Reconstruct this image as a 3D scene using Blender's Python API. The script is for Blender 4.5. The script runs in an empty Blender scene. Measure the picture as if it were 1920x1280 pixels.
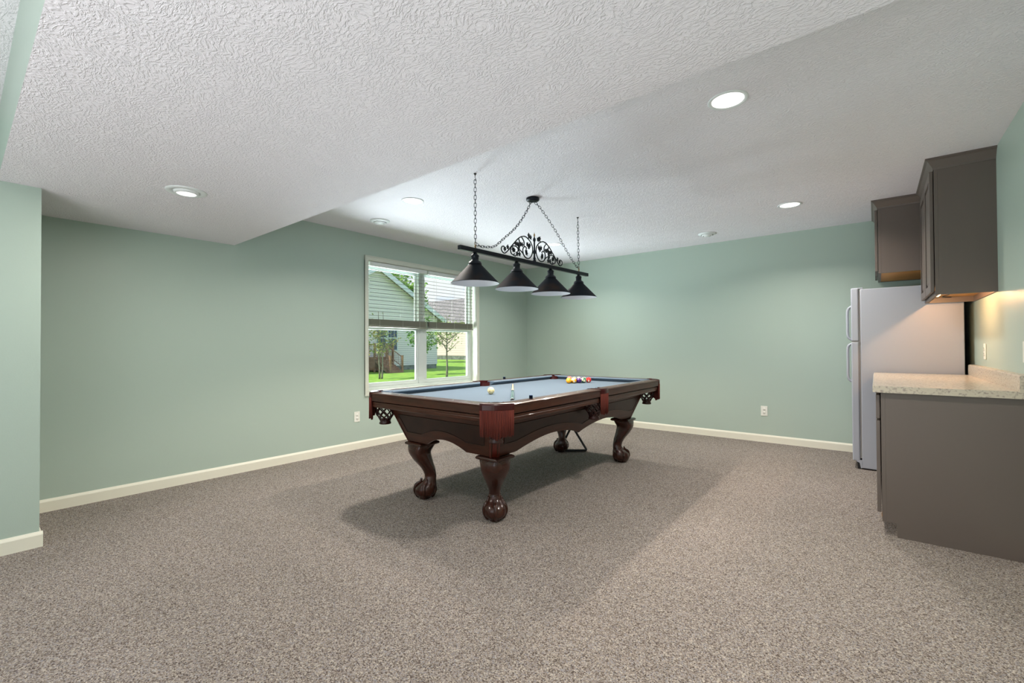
import bpy, bmesh, math, random
from mathutils import Vector, Matrix
random.seed(7)
C = bpy.context.scene.collection
SC = bpy.context.scene
PI = math.pi

# ------------------------------------------------------------------ camera
cam_d = bpy.data.cameras.new('camera'); cam = bpy.data.objects.new('camera', cam_d); C.objects.link(cam)
YAW, PITCH, ROLL = -0.6786, 0.0108, -0.0047
_f = Vector((math.sin(YAW)*math.cos(PITCH), math.cos(YAW)*math.cos(PITCH), math.sin(PITCH)))
_r0 = Vector((math.cos(YAW), -math.sin(YAW), 0)); _u0 = _r0.cross(_f)
_r = _r0*math.cos(ROLL)+_u0*math.sin(ROLL); _u = -_r0*math.sin(ROLL)+_u0*math.cos(ROLL)
M = Matrix(((_r.x,_u.x,-_f.x,4.5433),(_r.y,_u.y,-_f.y,-6.0301),(_r.z,_u.z,-_f.z,1.1439),(0,0,0,1)))
cam.matrix_world = M
cam_d.sensor_width = 36; cam_d.lens = 845.42*36/1920; cam_d.clip_start = .02; cam_d.clip_end = 300
SC.camera = cam

# ------------------------------------------------------------------ look
SC.view_settings.view_transform = 'Standard'; SC.view_settings.look = 'None'
SC.view_settings.gamma = 1; SC.view_settings.use_curve_mapping = False
SC.view_settings.exposure = 0.15
SC.cycles.use_denoising = True
SC.cycles.max_bounces = 10; SC.cycles.diffuse_bounces = 6; SC.cycles.sample_clamp_indirect = 4.0
SC.cycles.caustics_reflective = False; SC.cycles.caustics_refractive = False

# ------------------------------------------------------------------ sky
W = bpy.data.worlds.new('World'); SC.world = W; W.use_nodes = True
nt = W.node_tree; nt.nodes.clear()
def N(t, typ, **k):
    n = t.nodes.new(typ)
    for a, b in k.items(): setattr(n, a, b)
    return n
wo = N(nt,'ShaderNodeOutputWorld'); bg = N(nt,'ShaderNodeBackground')
tc = N(nt,'ShaderNodeTexCoord'); mp = N(nt,'ShaderNodeMapping'); mp.inputs['Scale'].default_value = (1,1,3.2)
ns = N(nt,'ShaderNodeTexNoise'); ns.inputs['Scale'].default_value = 5.5; ns.inputs['Detail'].default_value = 8
cr = N(nt,'ShaderNodeValToRGB'); cr.color_ramp.elements[0].position=.44; cr.color_ramp.elements[1].position=.60
cr.color_ramp.elements[0].color=(.30,.52,.95,1); cr.color_ramp.elements[1].color=(.95,.97,1,1)
nt.links.new(tc.outputs['Generated'],mp.inputs['Vector']); nt.links.new(mp.outputs[0],ns.inputs['Vector'])
nt.links.new(ns.outputs[0],cr.inputs[0]); nt.links.new(cr.outputs[0],bg.inputs[0]); bg.inputs[1].default_value=1.0
nt.links.new(bg.outputs[0],wo.inputs[0])

# ------------------------------------------------------------------ sun, lamp settings and added fill lamps
def light(name, typ, loc, energy, color=(1,1,1), rot=(0,0,0), **k):
    d = bpy.data.lights.new(name, typ); d.energy = energy; d.color = color
    for a,b in k.items(): setattr(d,a,b)
    o = bpy.data.objects.new(name, d); C.objects.link(o); o.location = loc; o.rotation_euler = rot
    return o
sun_dir = Vector((-.34,-.50,.80)).normalized()
s = light('sun','SUN',(-5,-8,12),5.0,(1,.95,.86)); s.data.angle=.01
s.rotation_euler = sun_dir.to_track_quat('Z','Y').to_euler()
WARM = (1,.87,.74); DAY = (.80,.90,1)
P_CAN, P_BULB = 20, 26
# unseen fill lamp added at the invented patio door behind the camera (added_door_1 below)
light('door_fill','AREA',(2.9,-9.42,1.15),16,(.98,.96,1),(math.radians(100),0,0),shape='RECTANGLE',size=2.3,size_y=1.9)
# upward fill lamp added at the floor, in place of a sun patch
light('floor_up_fill','AREA',(3.8,-8.0,.05),112,(.94,.97,1),(PI,0,0),shape='RECTANGLE',size=2.4,size_y=1.6)

# lamp added out of view below the sill, lights the ceiling like ground bounce
o_=light('window_up_fill','AREA',(-.80,-2.13,.20),620,(.84,.93,1),shape='RECTANGLE',size=1.0,size_y=2.2)
o_.rotation_euler=Vector((-1,0,-1.05)).to_track_quat('Z','Y').to_euler()

# ------------------------------------------------------------------ mesh helpers
class MB:
    def __init__(s): s.v=[]; s.f=[]; s.sm=[]
    def add(s, vs, fs, smooth=False):
        o=len(s.v); s.v += [tuple(v) for v in vs]
        s.f += [tuple(i+o for i in f) for f in fs]; s.sm += [smooth]*len(fs); return s
    def box(s, x0,x1,y0,y1,z0,z1):
        vs=[(x,y,z) for z in (z0,z1) for y in (y0,y1) for x in (x0,x1)]
        return s.add(vs,[(0,2,3,1),(4,5,7,6),(0,1,5,4),(2,6,7,3),(0,4,6,2),(1,3,7,5)])
    def prism(s, poly, axis, a, b):
        """poly: 2D points (counter-clockwise) in the plane across `axis`, extruded a..b"""
        def P(p,t):
            return {'x':(t,p[0],p[1]),'y':(p[0],t,p[1]),'z':(p[0],p[1],t)}[axis]
        n=len(poly); vs=[P(p,a) for p in poly]+[P(p,b) for p in poly]
        return s.add(vs,[tuple(range(n))[::-1],tuple(range(n,2*n))]+[(i,(i+1)%n,n+(i+1)%n,n+i) for i in range(n)])
    def tube(s, path, r, seg=8, closed=False, cap=True, flat=1.0):
        path=[Vector(p) for p in path]; n=len(path)
        rr = r if isinstance(r,(list,tuple)) else [r]*n
        vs=[]; up=None
        for i,p in enumerate(path):
            if closed: t=path[(i+1)%n]-path[i-1]
            else: t=path[min(i+1,n-1)]-path[max(i-1,0)]
            if t.length<1e-9: t=Vector((0,0,1))
            t.normalize()
            if up is None:
                up = Vector((0,0,1)) if abs(t.z)<.9 else Vector((1,0,0))
            a=(up-t*up.dot(t));
            if a.length<1e-5: a=t.orthogonal()
            a.normalize(); up=a; b=t.cross(a)
            for k in range(seg):
                w=2*PI*k/seg; vs.append(p+a*math.cos(w)*rr[i]+b*math.sin(w)*rr[i]*flat)
        fs=[]
        m = n if closed else n-1
        for i in range(m):
            j=(i+1)%n
            for k in range(seg):
                l=(k+1)%seg; fs.append((i*seg+k,i*seg+l,j*seg+l,j*seg+k))
        s.add(vs,fs,True)
        if cap and not closed:
            s.add([vs[k] for k in range(seg)],[tuple(range(seg))[::-1]]); s.add(vs[-seg:],[tuple(range(seg))])
        return s
    def lathe(s, prof, cx=0, cy=0, seg=32, smooth=True, a0=0, a1=2*PI):
        full = abs(a1-a0-2*PI)<1e-6; n=seg if full else seg+1
        vs=[]
        for (r,z) in prof:
            for k in range(n):
                w=a0+(a1-a0)*k/seg; vs.append((cx+r*math.cos(w),cy+r*math.sin(w),z))
        fs=[]
        for i in range(len(prof)-1):
            for k in range(seg):
                l=(k+1)%n; fs.append((i*n+k,i*n+l,(i+1)*n+l,(i+1)*n+k))
        return s.add(vs,fs,smooth)
    def sphere(s, c, r, seg=16, rings=10, sz=1.0):
        prof=[(max(r*math.sin(PI*i/rings),1e-5), -r*sz*math.cos(PI*i/rings)) for i in range(rings+1)]
        m=MB().lathe(prof,seg=seg); return s.add([(v[0]+c[0],v[1]+c[1],v[2]+c[2]) for v in m.v],m.f,True)
    def xf(s, mat):
        s.v=[tuple(mat@Vector(v)) for v in s.v]; return s
    def join(s, o): 
        k=len(s.v); s.v+=o.v; s.f+=[tuple(i+k for i in f) for f in o.f]; s.sm+=o.sm; return s
    def build(s, name, mat, parent=None, bevel=0, bseg=2, recalc=True, sub=0):
        me=bpy.data.meshes.new(name); me.from_pydata(s.v,[],s.f)
        for p,q in zip(me.polygons,s.sm): p.use_smooth=q
        if recalc:
            bm=bmesh.new(); bm.from_mesh(me); bmesh.ops.remove_doubles(bm,verts=bm.verts,dist=1e-6)
            bmesh.ops.recalc_face_normals(bm,faces=bm.faces); bm.to_mesh(me); bm.free()
        mats = mat if isinstance(mat,(list,tuple)) else [mat]
        for m in mats: me.materials.append(m)
        o=bpy.data.objects.new(name,me); C.objects.link(o)
        if parent: o.parent=parent
        if bevel:
            b=o.modifiers.new('bevel','BEVEL'); b.width=bevel; b.segments=bseg; b.limit_method='ANGLE'; b.angle_limit=.6
        if sub:
            b=o.modifiers.new('sub','SUBSURF'); b.levels=sub; b.render_levels=sub
        return o
def tag(o,label,cat,group=None,kind=None):
    o['label']=label; o['category']=cat
    if group: o['group']=group
    if kind: o['kind']=kind
    return o
def thing(name,label,cat,loc=(0,0,0),rz=0,group=None):
    o=bpy.data.objects.new(name,None); C.objects.link(o); o.location=loc; o.rotation_euler=(0,0,rz); o.empty_display_size=.1
    return tag(o,label,cat,group)
def struct(o): o['kind']='structure'; return o
def catmull(pts,n=6):
    P=[Vector(p) for p in pts]; out=[]
    for i in range(len(P)-1):
        a=P[max(i-1,0)];b=P[i];c=P[i+1];d=P[min(i+2,len(P)-1)]
        for k in range(n):
            t=k/n; out.append(.5*((2*b)+(c-a)*t+(2*a-5*b+4*c-d)*t*t+(3*b-a-3*c+d)*t**3))
    out.append(P[-1]); return out

# ------------------------------------------------------------------ materials
def srgb(r,g,b):
    f=lambda c:(c/255/12.92) if c/255<=.04045 else ((c/255+.055)/1.055)**2.4
    return (f(r),f(g),f(b),1)
def mat(name,col,rough=.5,metal=0,spec=.5,coat=0,noise=None,bump=None,emis=None,sheen=0):
    m=bpy.data.materials.new(name); m.use_nodes=True; t=m.node_tree; p=t.nodes['Principled BSDF']
    p.inputs['Base Color'].default_value=col; p.inputs['Roughness'].default_value=rough; p.inputs['Metallic'].default_value=metal
    p.inputs['Specular IOR Level'].default_value=spec; p.inputs['Coat Weight'].default_value=coat
    if sheen: p.inputs['Sheen Weight'].default_value=sheen
    if emis: p.inputs['Emission Color'].default_value=emis[0]; p.inputs['Emission Strength'].default_value=emis[1]
    tc=N(t,'ShaderNodeTexCoord')
    if noise: # (scale(s), colour2, detail, lo, hi)
        mp=N(t,'ShaderNodeMapping'); sc=noise[0]; mp.inputs['Scale'].default_value = sc if isinstance(sc,tuple) else (sc,sc,sc)
        n=N(t,'ShaderNodeTexNoise'); n.inputs['Scale'].default_value=1; n.inputs['Detail'].default_value=noise[2]
        r=N(t,'ShaderNodeValToRGB'); r.color_ramp.elements[0].position=noise[3]; r.color_ramp.elements[1].position=noise[4]
        r.color_ramp.elements[0].color=col; r.color_ramp.elements[1].color=noise[1]
        t.links.new(tc.outputs['Object'],mp.inputs[0]); t.links.new(mp.outputs[0],n.inputs['Vector']); t.links.new(n.outputs[0],r.inputs[0]); t.links.new(r.outputs[0],p.inputs['Base Color'])
    if bump: # (scale, strength, distance, detail)
        mp=N(t,'ShaderNodeMapping'); sc=bump[0]; mp.inputs['Scale'].default_value = sc if isinstance(sc,tuple) else (sc,sc,sc)
        n=N(t,'ShaderNodeTexNoise'); n.inputs['Scale'].default_value=1; n.inputs['Detail'].default_value=bump[3]
        b=N(t,'ShaderNodeBump'); b.inputs['Strength'].default_value=bump[1]; b.inputs['Distance'].default_value=bump[2]
        t.links.new(tc.outputs['Object'],mp.inputs[0]); t.links.new(mp.outputs[0],n.inputs['Vector']); t.links.new(n.outputs[0],b.inputs['Height']); t.links.new(b.outputs[0],p.inputs['Normal'])
    return m
WALLC = srgb(172,188,177)
m_wall = mat('sage_wall_paint',WALLC,.42,spec=.35,bump=(140,.12,.002,2))
m_white = mat('white_trim_paint',srgb(208,211,198),.38)
m_base = mat('cream_baseboard_paint',srgb(228,226,210),.4)
m_vinyl = mat('white_vinyl',srgb(228,231,231),.35)
m_sash = mat('pale_grey_window_vinyl',srgb(200,208,205),.4)
# ceiling: white with a crow's-foot stipple
m_ceil = mat('stippled_ceiling',srgb(236,231,236),.8)
t=m_ceil.node_tree; p=t.nodes['Principled BSDF']; tc=N(t,'ShaderNodeTexCoord')
dist=N(t,'ShaderNodeTexNoise'); dist.inputs['Scale'].default_value=6; dist.inputs['Detail'].default_value=2
mx=N(t,'ShaderNodeMixRGB'); mx.inputs[0].default_value=.10
mpc=N(t,'ShaderNodeMapping'); mpc.inputs['Scale'].default_value=(70,125,60); mpc.inputs['Rotation'].default_value=(0,0,.5)
n1=N(t,'ShaderNodeTexNoise'); n1.inputs['Scale'].default_value=1; n1.inputs['Detail'].default_value=2.5; n1.inputs['Roughness'].default_value=.55
rp=N(t,'ShaderNodeValToRGB'); rp.color_ramp.elements[0].position=.44; rp.color_ramp.elements[1].position=.60
bp=N(t,'ShaderNodeBump'); bp.inputs['Strength'].default_value=.6; bp.inputs['Distance'].default_value=.0045
t.links.new(tc.outputs['Object'],dist.inputs['Vector']); t.links.new(tc.outputs['Object'],mx.inputs[1]); t.links.new(dist.outputs['Color'],mx.inputs[2])
t.links.new(mx.outputs[0],mpc.inputs[0]); t.links.new(mpc.outputs[0],n1.inputs['Vector']); t.links.new(n1.outputs[0],rp.inputs[0]); t.links.new(rp.outputs[0],bp.inputs['Height']); t.links.new(bp.outputs[0],p.inputs['Normal'])
# carpet: speckled loop pile
m_carpet = mat('speckled_carpet',srgb(160,150,140),.95,spec=.1)
t=m_carpet.node_tree; p=t.nodes['Principled BSDF']; tc=N(t,'ShaderNodeTexCoord')
vo=N(t,'ShaderNodeTexVoronoi'); vo.inputs['Scale'].default_value=250
sp=N(t,'ShaderNodeSeparateColor'); rp=N(t,'ShaderNodeValToRGB'); e=rp.color_ramp.elements
e[0].position=0; e[0].color=srgb(88,76,70); e[1].position=1; e[1].color=srgb(222,208,192)
for pos,c in ((.16,(120,106,96)),(.36,(156,142,130)),(.58,(180,165,152)),(.74,(162,158,160)),(.88,(198,183,166))):
    q=e.new(pos); q.color=srgb(*c)
rp.color_ramp.interpolation='LINEAR'
big=N(t,'ShaderNodeTexNoise'); big.inputs['Scale'].default_value=.9; big.inputs['Detail'].default_value=3
r2=N(t,'ShaderNodeValToRGB'); r2.color_ramp.elements[0].color=(.70,.73,.76,1); r2.color_ramp.elements[1].color=(.76,.79,.83,1); r2.color_ramp.elements[0].position=.4; r2.color_ramp.elements[1].position=.6
mu=N(t,'ShaderNodeMixRGB'); mu.blend_type='MULTIPLY'; mu.inputs[0].default_value=1
bp=N(t,'ShaderNodeBump'); bp.inputs['Strength'].default_value=.7; bp.inputs['Distance'].default_value=.004; bp.invert=True
L=t.links.new
L(tc.outputs['Object'],vo.inputs['Vector']); L(vo.outputs['Color'],sp.inputs[0]); L(sp.outputs[0],rp.inputs[0]); L(tc.outputs['Object'],big.inputs['Vector']); L(big.outputs[0],r2.inputs[0])
L(rp.outputs[0],mu.inputs[1]); L(r2.outputs[0],mu.inputs[2]); L(mu.outputs[0],p.inputs['Base Color']); L(vo.outputs['Distance'],bp.inputs['Height']); L(bp.outputs[0],p.inputs['Normal'])

m_wood = mat('dark_cherry_wood',srgb(70,37,23),.33,coat=.10,spec=.35,noise=((6,6,40),srgb(50,25,15),5,.35,.7))
m_leg = mat('dark_mahogany_leg',srgb(60,28,17),.26,coat=.25,spec=.4,noise=((8,8,8),srgb(44,20,12),4,.35,.7))
m_wood_d = mat('dark_panel_wood',srgb(46,27,20),.36,coat=.08,spec=.3,noise=((9,9,9),srgb(32,19,14),4,.35,.7))
m_wood_r = mat('fluted_mahogany',srgb(84,26,16),.3,coat=.25)
m_cloth = mat('slate_blue_cloth',srgb(78,97,114),.8,spec=.25,sheen=.15,noise=((500,500,500),srgb(86,105,122),2,.4,.6))
m_leather = mat('oxblood_leather',srgb(58,18,18),.3,coat=.05,spec=.3)
m_net = mat('dark_leather_net',srgb(52,20,16),.35)
m_fringe = mat('rust_fringe',srgb(112,42,28),.9,noise=((400,400,6),srgb(74,26,18),2,.35,.65))
m_iron = mat('blackened_iron',srgb(20,26,34),.38,metal=.6)
m_shade = mat('bronze_black_shade',srgb(16,21,28),.62,metal=.0,spec=.12,noise=((7,7,7),srgb(40,29,23),3,.48,.72))
m_shade_in = mat('white_enamel',srgb(222,222,226),.4)
m_brass = mat('aged_brass',srgb(150,120,80),.35,metal=.9)
m_glow = mat('lamp_glow',(1,1,1,1),.5,emis=((1,.96,.9,1),9))
m_disc = mat('frosted_lamp_disc',(1,1,1,1),.5,emis=((1,.97,.94,1),2.2))
m_cab = mat('taupe_cabinet_paint',srgb(102,92,86),.42,bump=(300,.06,.001,2))
m_rawwood = mat('honey_plywood',srgb(214,160,92),.55,noise=((3,30,3),srgb(196,140,76),4,.35,.7))
m_fridge = mat('white_appliance_enamel',srgb(168,172,182),.42,bump=(260,.12,.001,2))
m_gasket = mat('grey_gasket',srgb(150,148,146),.6)
m_black = mat('matte_black',srgb(22,22,24),.5)
m_plate = mat('white_plastic',srgb(228,229,220),.35)
m_hole = mat('slot_dark',srgb(60,58,54),.6)
# granite look laminate
m_counter = mat('speckled_laminate',srgb(196,186,168),.25,spec=.4,noise=((85,85,85),srgb(158,146,136),9,.50,.66))
m_slat = mat('taupe_blind_slat',srgb(120,120,106),.5)
m_cord = mat('blind_cord',srgb(225,225,215),.8)
m_glass = bpy.data.materials.new('window_glass'); m_glass.use_nodes=True; t=m_glass.node_tree; t.nodes.clear()
o_=N(t,'ShaderNodeOutputMaterial'); mx=N(t,'ShaderNodeMixShader'); tr=N(t,'ShaderNodeBsdfTransparent'); gl=N(t,'ShaderNodeBsdfGlossy'); gl.inputs['Roughness'].default_value=.02
tr.inputs[0].default_value=(.97,.99,.98,1); mx.inputs[0].default_value=.05
t.links.new(tr.outputs[0],mx.inputs[1]); t.links.new(gl.outputs[0],mx.inputs[2]); t.links.new(mx.outputs[0],o_.inputs[0])

# ------------------------------------------------------------------ the room
H=2.44; LOW=2.078; WX=5.174; SY0=-5.88; SY1=-4.4225; JX=.765; JY=-5.71; YB=-9.5; TH=.16
WY0,WY1,WZ0,WZ1=-3.03,-1.235,.635,2.145     # window opening
struct(MB().box(0,WX,YB,0,-.06,0).build('floor',m_carpet))
struct(MB().box(-TH,WX+TH,SY1,TH,H,H+.1).box(-TH,WX+TH,YB-TH,SY0,H,H+.1).build('ceiling',m_ceil))
# dropped soffit: stippled underside, painted sides
so=MB().box(0,WX,SY0,SY1,LOW,H+.1); me=so.build('ceiling_soffit',[m_ceil,m_wall],recalc=False); struct(me)
for p_ in me.data.polygons:
    if abs(p_.normal.z)<.5: p_.material_index=1
w=MB()
w.box(-TH,0,JY,WY0,0,H).box(-TH,0,WY1,0,0,H).box(-TH,0,WY0,WY1,0,WZ0).box(-TH,0,WY0,WY1,WZ1,H)
struct(w.build('wall_left',m_wall))
struct(MB().box(-TH,JX,YB-TH,JY,0,H).build('wall_left_jog',m_wall))
struct(MB().box(-TH,WX+TH,0,TH,0,H).build('wall_back',m_wall))
struct(MB().box(WX,WX+TH,YB,0,0,H).build('wall_right',m_wall))
DX0,DX1,DZ=1.7,4.1,2.08
w=MB().box(JX,DX0,YB-TH,YB,0,H).box(DX1,WX+TH,YB-TH,YB,0,H).box(DX0,DX1,YB-TH,YB,DZ,H)
struct(w.build('wall_front',m_wall))
# invented patio door behind the camera, added to let daylight in
d=MB()
for a,b in ((DX0,DX0+.07),(DX1-.07,DX1),((DX0+DX1)/2-.05,(DX0+DX1)/2+.05)): d.box(a,b,YB-.11,YB-.05,0,DZ)
d.box(DX0,DX1,YB-.11,YB-.05,DZ-.08,DZ).box(DX0,DX1,YB-.11,YB-.05,0,.1)
dr=struct(d.build('added_door_1',m_vinyl,bevel=.004))
MB().box(DX0+.05,DX1-.05,YB-.085,YB-.08,.08,DZ-.06).build('glass_pane',m_glass,dr)
# baseboards
def baseprof(sx,sy): pass
def base_run(name,p0,p1,nx,ny,h=.088,t_=.014):
    (x0,y0),(x1,y1)=p0,p1
    prof=[(0,0),(t_,0),(t_,h-.018),(t_*.75,h-.010),(t_*.55,h-.006),(t_*.35,h),(0,h)]
    m=MB(); n=len(prof)
    vs=[(x0+nx*a,y0+ny*a,z) for a,z in prof]+[(x1+nx*a,y1+ny*a,z) for a,z in prof]
    m.add(vs,[tuple(range(n)),tuple(range(n,2*n))]+[(i,(i+1)%n,n+(i+1)%n,n+i) for i in range(n)])
    return struct(m.build(name,m_base))
base_run('baseboard_left',(0,JY),(0,0),1,0)
base_run('baseboard_back',(.014,0),(WX,0),0,-1)
base_run('baseboard_jog',(JX,YB),(JX,JY+.014),1,0)
base_run('baseboard_jog_end',(.014,JY),(JX,JY),0,1)
base_run('baseboard_right',(WX,YB),(WX,-2.54),-1,0)

# window: casing, jamb, frame, sashes, glass
win=struct(bpy.data.objects.new('window_1',None)); C.objects.link(win); win.location=(0,0,0)
c=MB(); cw=.052; ct=.016
def frame(m,y0,y1,z0,z1,w,x0,x1,wz=None):
    wz=w if wz is None else wz
    m.box(x0,x1,y0,y1,z0,z0+wz).box(x0,x1,y0,y1,z1-wz,z1).box(x0,x1,y0,y0+w,z0+wz,z1-wz).box(x0,x1,y1-w,y1,z0+wz,z1-wz)
frame(c,WY0-cw,WY1+cw,WZ0-cw,WZ1+cw,cw-.004,0,ct)
frame(c,WY0-cw,WY1+cw,WZ0-cw,WZ1+cw,.012,0,ct+.006)
c.build('window_casing',m_white,win,bevel=.002)
j=MB(); frame(j,WY0-.004,WY1+.004,WZ0-.004,WZ1+.004,.006,-TH,.001); j.build('window_jamb',m_white,win)
fr=MB(); frame(fr,WY0+.002,WY1-.002,WZ0+.002,WZ1-.002,.034,-.155,-.10)
fr.box(-.155,-.098,-2.215,-2.115,WZ0+.03,WZ1-.03)
fr.build('window_frame',m_sash,win,bevel=.003)
for (a,b) in ((-2.995,-2.215),(-2.115,-1.27)):
    sa=MB(); frame(sa,a,b,WZ0+.036,1.40,.040,-.132,-.104,.046); frame(sa,a,b,1.365,WZ1-.036,.034,-.152,-.134,.04)
    sash=sa.build('window_sash',m_sash,win,bevel=.003)
    MB().box(-.121,-.117,a+.035,b-.035,WZ0+.07,1.37).box(-.146,-.142,a+.03,b-.03,1.39,WZ1-.07).build('pane',m_glass,sash)

# blinds
def blind(y0,y1,label):
    b=thing('window_blind',label,'blind',(-.05,(y0+y1)/2,2.10),0,'horizontal blinds in the window')
    hw=(y1-y0)/2
    MB().box(-.026,.030,-hw,hw,-.005,.042).build('head_rail',m_vinyl,b,bevel=.003)
    m=MB()
    k=13; z=-.045
    for i in range(k):
        a=-.17
        zc=z-i*.0447
        vs=[(-.025,-hw+.004,zc-.025*a),(0,-hw+.004,zc+.0022),(.025,-hw+.004,zc+.025*a),(.025,-hw+.004,zc+.025*a-.003),(0,-hw+.004,zc-.0008),(-.025,-hw+.004,zc-.025*a-.003)]
        v2=[(x,hw-.004,zz) for x,_,zz in vs]
        m.add(vs+v2,[(0,1,2,3,4,5),(11,10,9,8,7,6)]+[(q,(q+1)%6,6+(q+1)%6,6+q) for q in range(6)])
    m.build('slats',m_slat,b)
    st=MB()
    for i in range(15):
        zc=-.628-i*.0048; st.box(-.025+.001*(i%2),.025-.0012*(i%3),-hw+.003+.001*(i%3),hw-.004,zc-.0032,zc)
    st.build('stacked_slats',m_slat,b)
    MB().box(-.027,.027,-hw+.001,hw-.001,-.722,-.702).build('bottom_rail',m_slat,b,bevel=.003)
    cd=MB()
    for fy in (-.72,-.02,.66) if False else (-.68,.1,.72):
        y=fy*hw
        for x in (-.0265,.0265): cd.tube([(x,y,0),(x,y,-.70)],.0011,5)
        cd.box(-.0262,.0275,y-.0045,y+.0045,-.706,-.702)
    cd.build('ladder_cord',m_cord,b)
    lc=MB().tube([(.034,hw*.86,0),(.034,hw*.86,-.55)],.0012,5).tube([(.034,hw*.82,0),(.034,hw*.82,-.52)],.0012,5)
    lc.lathe([(.0015,-.55),(.005,-.57),(.004,-.585),(.001,-.59)],.034,hw*.86,8); lc.build('pull_cord',m_cord,b)
    return b
blind(-2.995,-2.135,'left of the two horizontal blinds, drawn halfway, white head rail')
blind(-2.105,-1.265,'right of the two horizontal blinds, drawn halfway, beside the wall corner')

# ------------------------------------------------------------------ billiard table
TX0,TX1,TY0,TY1,TZ=1.52,2.885,-4.10,-1.55,.808
TCX,TCY=(TX0+TX1)/2,(TY0+TY1)/2; HX,HY=(TX1-TX0)/2,(TY1-TY0)/2
BED=.768
tb=thing('billiard_table','dark cherry wood billiard table with slate blue cloth, rust fringe pockets and claw feet','table',(TCX,TCY,0))
CC=.14; MG=.062
def rail(kind, sx, sy):
    # local frame: u along rail, v inward from outer edge
    prof=[(.004,TZ-.001),(.010,TZ),(.088,TZ),(.088,.700),(.020,.700),(.012,.706),(.010,.722),(.013,.726),(.010,.730),(.010,.741),(.024,.742),(.024,.748),(.001,.749),(0,.753),(0,TZ-.014),(-.004,TZ-.011),(-.004,TZ-.004)]
    cush=[(.088,TZ),(.130,TZ-.004),(.138,TZ-.008),(.139,TZ-.012),(.122,TZ-.024),(.104,BED),(.088,BED)]
    return prof,cush
def put_rail(axis, side, u0, u1, c0, c1):
    """axis 'y': long rail; side +1 = outer at +. u range = wood, c range = cushion nose; ends of the cushion slanted"""
    prof,cush=rail(0,0,0)
    def P(u,v,z):
        if axis=='y': return (side*(HX-v),u,z)
        return (u,side*(HY-v),z)
    def ext(pr,ua,ub,taper=0):
        n=len(pr); m=MB(); v0=min(q[0] for q in pr)
        A=[P(ua+(v-v0)*taper,v,z) for v,z in pr]; B=[P(ub-(v-v0)*taper,v,z) for v,z in pr]
        return m.add(A+B,[tuple(range(n)),tuple(range(n,2*n))]+[(i,(i+1)%n,n+(i+1)%n,n+i) for i in range(n)])
    w=ext(prof,u0,u1)
    r=w.build('rail',m_wood,tb,bevel=.0015)
    # sights
    for i in range(1,4):
        u=u0+(u1-u0)*i/4; x,y,z=P(u,.045,TZ); dm=.007
        MB().prism([(x-dm,y),(x,y-dm),(x+dm,y),(x,y+dm)],'z',TZ-.0004,TZ+.0005).build('sight_inlay',m_white,r)
    ext(cush,c0,c1,1.0).build('cushion',m_cloth,tb)
put_rail('y', 1,-HY+CC,-MG,-HY+.115,-MG+.008); put_rail('y', 1,MG,HY-CC,MG-.008,HY-.115)
put_rail('y',-1,-HY+CC,-MG,-HY+.115,-MG+.008); put_rail('y',-1,MG,HY-CC,MG-.008,HY-.115)
put_rail('x', 1,-HX+CC,HX-CC,-HX+.115,HX-.115); put_rail('x',-1,-HX+CC,HX-CC,-HX+.115,HX-.115)
# bed (corners and middles cut for the pockets)
b_=.10; q=.085; mdx=.055
poly=[(-HX+b_+q,-HY+b_),(HX-b_-q,-HY+b_),(HX-b_,-HY+b_+q),(HX-b_,-mdx),(HX-b_-.03,-mdx+.02),(HX-b_-.03,mdx-.02),(HX-b_,mdx),(HX-b_,HY-b_-q),(HX-b_-q,HY-b_),(-HX+b_+q,HY-b_),(-HX+b_,HY-b_-q),(-HX+b_,mdx),(-HX+b_+.03,mdx-.02),(-HX+b_+.03,-mdx+.02),(-HX+b_,-mdx),(-HX+b_,-HY+b_+q)]
MB().prism(poly,'z',BED-.005,BED).build('bed_cloth',m_cloth,tb)
MB().prism([(x*.995,y*.997) for x,y in poly],'z',.70,BED-.0055).build('slate_bed',m_gasket,tb)
MB().box(-HX+.16,HX-.16,-HY+.16,HY-.16,.640,.698).build('bed_frame',m_wood_d,tb)
# aprons: slanted boards with scalloped lower edge
o1,o2,z1,z2=.15,.235,.700,.430
k_=(o2-o1)/(.665-.43)
def off(z): return .15+(.665-z)*k_
def sstep(t): t=max(0,min(1,t)); return t*t*(3-2*t)
def edge_short(u,base=.437,pk=.497,fl=.20):
    a=abs(u); return base if a>fl else base+(pk-base)*math.sin(PI/2*(1-a/fl))**.9
def edge_long(u,base=.437,pk=.507,cusp=.441):
    a=abs(u)
    if a>.83: return base
    if a>.40: return base+(pk-base)*math.sin(PI/2*(.83-a)/.43)
    return cusp+(pk-cusp)*math.sin(PI/2*a/.40)**.8
def pan_short(u):
    a=abs(u); return .510 if a>.225 else .510+.052*math.sin(PI/2*(1-a/.225))**.9
def pan_long(u):
    a=abs(u)
    if a>.86: return .518
    if a>.45: return .518+.054*math.sin(PI/2*(.86-a)/.41)
    return .512+.060*math.sin(PI/2*a/.45)**.8
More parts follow.
